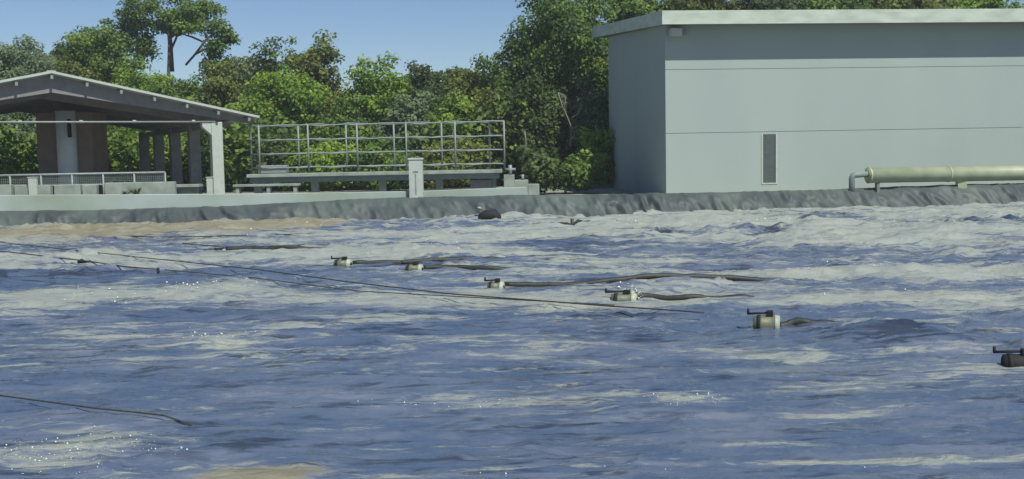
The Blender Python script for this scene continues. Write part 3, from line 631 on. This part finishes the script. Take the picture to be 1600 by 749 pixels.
# ------------------------------------------------------------------ aeration floats with hoses
def ring(c, ax, r, L, n=20): return [c-ax*L/2, c+ax*L/2]
def float_line(px, py, L, r, hose_px, lb, kind='drum', fy=None):
    p = at_z(px, py); z0 = wz(p.x, p.y); c = V((p.x, p.y, max(z0, -.03)+r*.1))
    root = empty('aeration_float', (c.x, c.y, 0), lb, 'float', 'floats at the ends of the air hoses')
    ax = V((1, -.28, .02)).normalized()
    q = MB(); q.tube([c-ax*L*.5, c-ax*L*.47, c-ax*L*.28, c+ax*L*.3], [r*.7, r*.96, r, r], 20); q.build('drum', MDRUM if kind != 'black' else MRUB, root, True)
    q = MB(); q.tube([c-ax*L*.36, c-ax*L*.22], r*1.07, 20); q.build('rubber_band', MRUB, root, True)
    q = MB(); q.tube([c+ax*L*.302, c+ax*L*.34, c+ax*L*.5], [r*1.05, r*1.08, r*.98], 20); cap = q.build('end_cap', MCAP if kind not in ('black',) else MDRUM, root, True)
    q = MB(); q.tube([c+ax*L*.502, c+ax*L*.53], r*.4, 12); q.build('plug', MRUB, cap, True)
    q = MB(); q.box(c+ax*L*.12, ax, V((.27, .96, 0)), c.z+r*.9, c.z+r*1.55, -L*.14, L*.12, -.05, .05); q.build('clamp', MRUB, root, bevel=.008)
    q = MB(); q.tube([c+ax*L*.1+V((0, 0, r*1.3)), c-ax*L*.72+V((0, 0, r*1.2))], .014, 8); q.tube([c-ax*L*.7+V((0, 0, r*1.1)), c-ax*L*.7+V((0, 0, r*1.75))], .016, 8); q.build('valve_handle', MRUB, root, True)
    # hose lying along the water to the right
    e = at_z(hose_px[0], hose_px[1]); n = 40; hp = []
    for i in range(n+1):
        t = i/n; x = c.x+L*.5+(e.x-c.x-L*.5)*t; y = c.y+.12+(e.y-c.y-.12)*t+.05*math.sin(t*9+px); hp.append((x, y, wz(x, y)+.02-.045*t*t+.015*math.sin(t*14+px)))
    zs = [q_[2] for q_ in hp]; hp = [(q_[0], q_[1], .35*zs[i]+.65*(sum(zs[max(0, i-6):i+7])/len(zs[max(0, i-6):i+7]))) for i, q_ in enumerate(hp)]
    q = MB(); hr = .05*(.8+.25*p.y/20); q.tube(hp, [hr]*(n-4)+[hr*.9, hr*.8, hr*.7, hr*.5, hr*.2], 10); q.build('air_hose', MHOSE, root, True)
    return root
float_line(536, 420, .34, .10, (885, 407), 'farthest upright float of the diagonal row, with a long dark hose')
float_line(647, 429, .33, .09, (850, 426), 'second float of the diagonal row, showing a dark arched handle')
float_line(775, 452, .26, .10, (1240, 438), 'pale foam-covered float in the middle of the water')
float_line(975, 472, .38, .10, (1180, 469), 'float with a round black end and spray beside it')
float_line(1198, 511, .32, .115, (1320, 504), 'nearest complete float, green drum with bright right cap')
float_line(1596, 571, .36, .10, (1800, 566), 'dark float cut off by the right edge of the photo', 'black')
float_line(345, 394, .22, .055, (520, 392), 'tiny float near the left ropes with a thin hose')
# spray over the float with the black end
rgs = np.random.RandomState(8)
c = at_z(988, 470); q = MB(); import bmesh
bm = bmesh.new()
for i in range(80):
    pos = V((c.x+rgs.randn()*.08, c.y+rgs.randn()*.05, .05+abs(rgs.randn())*.09)); bmesh.ops.create_icosphere(bm, subdivisions=1, radius=.006+.012*rgs.rand()**2, matrix=Matrix.Translation(pos))
me = bpy.data.meshes.new('water_spray'); bm.to_mesh(me); bm.free(); me.polygons.foreach_set('use_smooth', [True]*len(me.polygons)); me.materials.append(bpy.data.materials['bubble film'])
o = bpy.data.objects.new('water_spray', me); C.objects.link(o); tag(o, 'burst of white water droplets over a float', None, None, 'stuff')
# black buoy near the far bank
p = at_z(765, 348.5); bc = V((p.x, p.y, max(.12, wz(p.x, p.y)+.13)))
by = empty('black_buoy', (bc.x, bc.y, 0), 'squat black buoy floating close to the far liner', 'buoy')
q = MB(); q.tube([bc+V((-.27, 0, -.12)), bc+V((-.25, 0, .02)), bc+V((-.13, 0, .07)), bc+V((.16, 0, .07)), bc+V((.25, 0, .0)), bc+V((.28, 0, -.12))], [.10, .15, .19, .19, .15, .1], 14)
q.build('body', MRUB, by, True)
q = MB(); q.tube([bc+V((.14, 0, .2)), bc+V((.2, 0, .27)), bc+V((.24, 0, .16))], .03, 8); q.build('lifting_eye', MRUB, by, True)
q = MB(); a0 = at_y(749, 325.5, p.y+.9); q.tube([bc+V((-.2, 0, .15)), (a0+bc)/2+V((0, 0, .02)), a0], .012, 6); q.build('mooring_line', MROPE, by, True)
q = MB(); q.tube([a0+V((-.06, 0, .03)), a0+V((.06, 0, -.03))], [.03, .045], 8); q.build('line_tag', MCAP, by, True)
# small post stub
p = at_z(894, 354); sp = empty('mooring_stub', (p.x, p.y, 0), 'thin dark stub standing in the water right of the black buoy', 'stub')
q = MB(); q.tube([(p.x, p.y, -.2), (p.x, p.y, wz(p.x, p.y)+.22)], .05, 10); q.build('shaft', MHOSE, sp, True)
q = MB(); a = at_z(830, 356.5); b_ = at_z(965, 347); q.tube([V((a.x+(p.x-a.x)*i/8, a.y+(p.y-a.y)*i/8, max(.03, wz(a.x+(p.x-a.x)*i/8, a.y+(p.y-a.y)*i/8)+.03))) for i in range(9)]+[V((p.x+(b_.x-p.x)*i/8, p.y+(b_.y-p.y)*i/8, max(.03, wz(p.x+(b_.x-p.x)*i/8, p.y+(b_.y-p.y)*i/8)+.03))) for i in range(1, 9)], .03, 6); q.build('hose', MHOSE, sp, True)

def rope(name, pxs, r, lb, zoff=.05, grp=None, drop=None):
    P = []
    for (a, b_), (c_, d) in zip(pxs[:-1], pxs[1:]):
        n = max(2, int(abs(c_-a)/16))
        for i in range(n): P.append((a+(c_-a)*i/n, b_+(d-b_)*i/n))
    P.append(pxs[-1])
    W_ = [at_z(x, y, zoff) for x, y in P]
    pts = [V((w.x, w.y, max(zoff+.01*math.sin(i*.7), wz(w.x, w.y)+.005))) for i, w in enumerate(W_)]
    zs = [q_.z for q_ in pts]
    for i, q_ in enumerate(pts): w_ = zs[max(0, i-4):i+5]; q_.z = sum(w_)/len(w_)
    if drop: pts[-1].z = -.03; pts[-2].z = .0; pts[-3].z = .02
    q = MB(); q.tube(pts, r*.6, 6); o = q.build(name, MROPE, None, True); tag(o, lb, 'rope', grp); return o
G = 'ropes stretched over the water'
rope('mooring_rope', [(-250, 352), (0, 379), (100, 390), (175, 398), (400, 421), (540, 440), (700, 459), (960, 479), (1100, 488)], .018, 'longest thin rope crossing from the left edge to the middle floats', .11, G)
r2 = rope('mooring_rope', [(-250, 362), (0, 393), (135, 409), (200, 417), (245, 421)], .022, 'dark rope from the left edge ending in a small drop hook', .11, G)
rope('mooring_rope', [(258, 422), (400, 435), (560, 455), (760, 466), (960, 477)], .014, 'thin middle rope running on from the drop hook to the floats', .085, G)
rope('mooring_rope', [(183, 369.5), (260, 371), (400, 369.5), (560, 367)], .03, 'dark rope lying flat just before the brown scum', .05, G)
rope('mooring_rope', [(285, 381), (350, 386), (420, 385), (520, 383)], .022, 'short rope behind the tiny float', .09, G)
rope('mooring_rope', [(-150, 602), (0, 618), (30, 622), (150, 638), (220, 645), (310, 655)], .013, 'nearest rope, greenish, sinking into the water at lower left', .045, G, True)
p = at_z(247, 425, .05); q = MB(); q.tube([p+V((0, 0, .08)), p+V((.01, 0, -.12))], .03, 8); tag(q.build('rope_hook', MRUB, None, True), 'small dark hook hanging from the end of a rope into the water', 'hook')
p = at_z(132, 410, .09); q = MB(); q.tube([p+V((-.14, 0, .0)), p+V((-.05, 0, .03)), p+V((.02, 0, 0)), p+V((.12, 0, -.01))], [.03, .05, .03, .05], 8); tag(q.build('rope_clamp', MRUB, None, True), 'lumpy dark clamp on the rope at far left', 'clamp')

# ------------------------------------------------------------------ trees
def tree(px, top, halfw, D_, kind, label, cat='tree', name='leafy_tree', crown_h=None, gap=0.0, seed=0, leaf=.17, dens=1.0, bottom=None, flat=False, trunk=True, group=None, px_base=None, lobes=None):
    rg = np.random.RandomState(seed+int(px)+1000)
    c = at_y(px, top, D_); rx = halfw*D_/F; ztop = c.z
    ch = (crown_h*D_/F) if crown_h else (ztop-1.0)
    rz_ = ch/2; cz = ztop-rz_; ry = min(rx*.9, 3.6)
    bx = at_y(px_base, 250, D_).x if px_base else c.x
    root = empty(name, (bx, D_, GZ), label, cat, group)
    # clump centres filling a lumpy ellipsoid, mostly near the surface
    vol = rx*rz_*ry; nC = int(max(16, min(230, 20*(rx*rz_+rx*ry+ry*rz_)**.95*.55*dens)))
    C_ = []; O_ = []
    if lobes:
        for lx, ly, la, lb in lobes:
            lc = at_y(lx, ly, D_); a_ = la*D_/F; b_ = lb*D_/F; yo = rg.randn()*1.0
            for _ in range(int(9+5*a_*b_*dens)):
                d = rg.randn(3); d /= np.linalg.norm(d); rr = rg.rand()**.4
                C_.append(np.array([lc.x+d[0]*a_*rr, D_+yo+d[1]*a_*.8*rr, lc.z+d[2]*b_*rr-.18*a_*(d[0]*rr)**2])); O_.append(d)
    while not lobes and len(C_) < nC:
        d = rg.randn(3); d /= np.linalg.norm(d)
        if d[1] > .45: continue
        lump = .78+.30*math.sin(d[0]*5+seed)*math.cos(d[2]*4+seed*2)+.16*rg.randn()
        rr = (rg.rand()**.35)*np.clip(lump, .45, 1.12)
        if flat and d[2] < -.1: d[2] *= .25
        P_ = np.array([c.x+d[0]*rx*rr, D_+d[1]*ry*rr, cz+d[2]*rz_*rr])
        if P_[2] < 0.9: P_[2] = .9+rg.rand()*.6
        C_.append(P_); O_.append(d)
    pts = []; outw = []; tn = []
    for P_, d in zip(C_, O_):
        if rg.rand() < gap: continue
        cr_ = (.45+.6*rg.rand())*(.72 if lobes else min(1.15, max(.65, rx/3))); n = int((70+60*rg.rand())*(cr_/.7)**2*(.26/leaf)**1.5*.85)
        g3 = rg.randn(n, 3); g3 /= np.linalg.norm(g3, axis=1)[:, None]; rad = cr_*(rg.rand(n)**.45)
        off = g3*rad[:, None]*np.array([1.15, 1.1, .72]); off[:, 2] -= .12*np.abs(off[:, 0])
        pts.append(P_+off); ow_ = g3*.8+d*.5; outw.append(ow_)
        base_t = .15+.6*rg.rand(); tn.append(np.clip(base_t+.22*rg.randn(n), 0, 1))
    pts = np.concatenate(pts); pts[:, 2] = np.maximum(pts[:, 2], GZ+.1)
    leafcloud('crown', pts, leaf, LM[kind], root, seed, np.concatenate(outw), np.concatenate(tn), origin=(c.x, D_, max(GZ+.1, cz-rz_)))
    if trunk:
        q = MB(); h = cz-GZ; tr = (.10+.035*rx+.012*h)*(.4 if flat else 1)
        b0 = V((bx, D_+.2, GZ-.1)); mid = V(((bx+c.x)/2+.25*rg.randn(), D_+.2, GZ+h*.5)); tp = V((c.x, D_, cz))
        q.tube([b0, b0+(mid-b0)*.5+V((.06, 0, 0)), mid, mid+(tp-mid)*.6, tp+V((0, 0, rz_*.4))], [tr*1.25, tr, tr*.85, tr*.6, tr*.25], 8)
        for i in range(min(3 if lobes else 11, len(C_))):
            t_ = V(C_[i]); s0 = mid+(tp-mid)*((.55+.45*rg.rand()) if flat else rg.rand()); m_ = (s0+t_)/2+V((0, 0, -.15*rx*.3)); q.tube([s0, m_, t_], [tr*.42, tr*.28, tr*.08], 6)
        q.build('trunk', MBARK, root, True)
    return root
K = 'trees beyond the far bank'
T = tree
# back row and skyline
T(25, 66, 75, 67.0, 'teal', 'pale grey-green feathery tree at the far left edge', crown_h=150, seed=1, group=K)
T(95, 60, 40, 69.0, 'dark', 'dark narrow tree between the feathery tree and the taller crown', crown_h=110, seed=2, group=K, gap=.2)
T(150, 26, 62, 67.0, 'mid', 'rounded olive-green tree rising above the pavilion ridge', crown_h=120, seed=3, group=K, gap=.1)
T(263, -8, 100, 68.0, 'mid', 'tall umbrella-shaped tree with bare trunk and sky below its crown', crown_h=92, seed=4, lobes=[(262, 34, 34, 12), (292, 22, 30, 14), (218, 30, 30, 16), (205, 38, 34, 20), (178, 62, 24, 16), (232, 14, 36, 16), (250, 36, 28, 10), (275, 6, 34, 16), (305, 26, 34, 14), (335, 44, 26, 13), (355, 58, 12, 7), (285, 44, 26, 7), (318, 8, 22, 10), (338, 72, 12, 6), (222, 70, 22, 18)], flat=True, group=K, gap=.1, px_base=268)
T(338, 74, 30, 68.5, 'mid', 'thin side crown spreading right of the umbrella tree', crown_h=56, seed=5, group=K, gap=.3, flat=True, px_base=290, trunk=False)
T(215, 88, 60, 65.0, 'lime', 'bright green tree just below the umbrella crown', crown_h=130, seed=6, group=K)
T(285, 112, 55, 65.0, 'mid', 'green tree filling the gap right of the bright tree, over the roof slope', crown_h=120, seed=7, group=K)
T(120, 100, 60, 65.0, 'olive', 'brownish olive tree peeping over the left roof slope', crown_h=120, seed=8, group=K)
T(358, 82, 58, 66.0, 'olive', 'olive tree standing above the pavilion eave', crown_h=150, seed=9, group=K)
T(418, 52, 42, 62, 'dark', 'dark spiky-topped tree left of the dome-shaped crown', crown_h=160, seed=10, group=K, gap=.15)
T(488, 50, 52, 61, 'olive', 'dome-shaped tree, tallest between pavilion and centre', crown_h=150, seed=11, group=K)
T(450, 92, 66, 57.5, 'lime', 'bright vine-covered tree in front of the dome-shaped crown', crown_h=170, seed=12, group=K)
T(585, 88, 52, 58, 'lime', 'yellow-green leafy tree left of the skyline dip', crown_h=150, seed=13, group=K)
T(652, 96, 48, 66, 'dark', 'dull dark tree forming the lowest dip of the skyline', crown_h=130, seed=14, group=K)
T(728, 88, 46, 59, 'olive', 'olive round-topped tree right of the skyline dip', crown_h=150, seed=15, group=K)
T(795, 58, 48, 58, 'mid', 'green tree stepping up toward the tallest crown', crown_h=150, seed=16, group=K)
T(885, -30, 85, 57.5, 'mid', 'tallest tree beside the building, cut by the top of the photo', crown_h=200, seed=17, group=K, dens=1.2)
T(842, 120, 66, 55.5, 'dark', 'dark hollow tree hung with pale vines left of the building', crown_h=170, seed=18, group=K)
T(925, 120, 50, 55, 'teal', 'grey-green tree touching the building corner', crown_h=120, seed=19, group=K)
# mid-height trees
T(530, 150, 55, 56, 'mid', 'mid green tree behind the left half of the pipe cage', crown_h=140, seed=20, group=K)
T(640, 145, 60, 56.5, 'teal', 'grey-green tree behind the white post', crown_h=140, seed=21, group=K)
T(710, 140, 50, 56, 'lime', 'bright tree behind the right half of the pipe cage', crown_h=140, seed=22, group=K)
T(775, 130, 50, 56, 'olive', 'olive tree behind the right end of the pipe cage', crown_h=150, seed=23, group=K)
T(390, 140, 50, 57, 'lime', 'bright tree right beside the pavilion eave', crown_h=140, seed=24, group=K)
T(330, 170, 50, 67.0, 'mid', 'shaded tree seen between the pavilion columns', crown_h=130, seed=25, group=K)
T(932, 185, 40, 51, 'lime', 'bright yellow-green drooping shrub against the building side', 'shrub', 'leafy_shrub', crown_h=115, seed=26, trunk=False)
SH = 'shrubs below the trees'
T(20, 168, 48, 61, 'teal', 'pale grey shrub seen under the left side of the roof', 'shrub', 'leafy_shrub', crown_h=110, seed=27, trunk=False, group=SH)
T(205, 185, 70, 64, 'mid', 'green shrub seen right of the brown block', 'shrub', 'leafy_shrub', crown_h=100, seed=28, trunk=False, group=SH)
T(262, 190, 60, 62, 'lime', 'yellowish shrub seen behind the pavilion rear columns', 'shrub', 'leafy_shrub', crown_h=90, seed=29, trunk=False, group=SH)
T(500, 215, 60, 52, 'lime', 'yellow-green shrub just behind the left cage bays', 'shrub', 'leafy_shrub', crown_h=90, seed=30, trunk=False, group=SH)
T(600, 222, 60, 52.5, 'mid', 'green shrub behind the middle cage bays', 'shrub', 'leafy_shrub', crown_h=85, seed=31, trunk=False, group=SH)
T(700, 215, 55, 52, 'olive', 'olive shrub behind the right cage bays', 'shrub', 'leafy_shrub', crown_h=90, seed=32, trunk=False, group=SH)
T(430, 212, 40, 52, 'dark', 'dark shrub behind the first cage bay', 'shrub', 'leafy_shrub', crown_h=95, seed=33, trunk=False, group=SH)
T(868, 235, 30, 52.5, 'dark', 'dark shrub in the deep shade left of the bright shrub', 'shrub', 'leafy_shrub', crown_h=70, seed=34, trunk=False, group=SH)
T(842, 232, 34, 44.5, 'dark', 'dark low shrub touching the rim just right of the stepped block', 'shrub', 'leafy_shrub', crown_h=72, seed=35, trunk=False)
T(903, 236, 36, 45, 'mid', 'low green shrub on the rim between the dark low shrub and the building', 'shrub', 'leafy_shrub', crown_h=70, seed=36, trunk=False)
# over the building roof
RB = [(985, -30, 60, 'mid', 'first tree crown left above the building roof'), (1090, -26, 70, 'olive', 'second tree crown showing above the building roof'), (1200, -20, 70, 'dark', 'third tree crown showing above the building roof'),
      (1310, -22, 75, 'mid', 'middle tree crown showing above the building roof'), (1420, -20, 70, 'olive', 'fifth tree crown showing above the building roof'), (1520, -22, 70, 'lime', 'last tree crown above the building roof near the right edge'), (1610, 2, 50, 'mid', 'lower tree crown at the top right corner')]
for i, (px, tp, hw_, kd, lb) in enumerate(RB): T(px, tp, hw_, 64, kd, lb, crown_h=110, seed=40+i, group=K, leaf=.24)
# bare hanging branch right of the umbrella tree trunk, and pale vines
ub = [o for o in C.objects if o.get('label', '').startswith('tall umbrella')][0]
q = MB(); q.tube([at_y(268, 112, 68.6), at_y(266, 70, 68.6), at_y(264, 45, 68.8), at_y(258, 25, 69)], [.18, .15, .13, .08], 8)
for A_ in ([(266, 60), (285, 45), (310, 35)], [(265, 55), (245, 40), (220, 30)], [(290, 102), (305, 85), (322, 62), (345, 45)], [(305, 85), (318, 78), (330, 72)], [(318, 66), (300, 58), (280, 52)], [(322, 62), (340, 66), (352, 62)]):
    q.tube([at_y(x, y, 68.9) for x, y in A_], [.07]*(len(A_)-1)+[.03], 6)
q.build('bare_limb', MBARK, ub, True)
dk = [o for o in C.objects if o.get('label', '').startswith('dark hollow')][0]
for A_ in ([(872, 145), (878, 165), (886, 182), (893, 200), (892, 230)], [(893, 185), (903, 178), (910, 160)], [(872, 145), (884, 152), (880, 172)], [(820, 205), (822, 225), (818, 250)]):
    q = MB(); q.tube([at_y(x, y, 51.5) for x, y in A_], .035, 6); q.build('hanging_vine', MVINE, dk, True)

# undergrowth and far wood: masses nobody could count
rg = np.random.RandomState(77)
n = 60000; x = -34+rg.rand(n)*44; y = 54+rg.rand(n)*14; hh = 1.2+3.2*fbm(x, y, 3.2, 3, 90)*1.4
ins = (((x-PC.x)*pv.x+(y-PC.y)*pv.y) < 18.5) & (((x-PC.x)*pu.x+(y-PC.y)*pu.y) < 2.5)
x, y, hh = x[~ins], y[~ins], hh[~ins]; n = len(x)
zz = GZ+hh*rg.rand(n)**.55; tn = np.clip(fbm(x, zz*1.5, 1.2, 3, 91)*1.4-.2+.2*rg.randn(n), 0, 1)
tag(leafcloud('undergrowth', np.stack([x, y, zz], 1), .3, LM['mid'], None, 5, None, tn), 'dark tangled undergrowth below the trees', None, None, 'stuff')
n = 90000; x = -60+rg.rand(n)*125; y = 72+rg.rand(n)*10; hh = 5.2+2.6*fbm(x, y*.3, 5, 3, 95)
zz = GZ+hh*rg.rand(n)**.6; tn = np.clip(fbm(x, zz*1.5, 1.6, 3, 96)*1.4-.2+.2*rg.randn(n), 0, 1)
tag(leafcloud('far_wood', np.stack([x, y, zz], 1), .5, LM['dark'], None, 6, None, tn), 'far mass of dark woodland behind the trees', None, None, 'stuff')
m = bpy.data.materials.new('haze air'); m.use_nodes = True; n = m.node_tree; n.nodes.clear()
pv_ = n.nodes.new('ShaderNodeVolumePrincipled'); pv_.inputs['Density'].default_value = 0.0007; pv_.inputs['Color'].default_value = (.85, .92, 1, 1)
oo = n.nodes.new('ShaderNodeOutputMaterial'); n.links.new(pv_.outputs[0], oo.inputs['Volume'])
q = MB(); q.hexa([(-430, -70, -2), (430, -70, -2), (430, 450, -2), (-430, 450, -2), (-430, -70, 20), (430, -70, 20), (430, 450, 20), (-430, 450, 20)])
tag(q.build('haze', m), 'faint pale haze in the air', None, None, 'stuff')
print('polys', sum(len(o.data.polygons) for o in C.objects if o.type == 'MESH'), 'objects', len(C.objects))
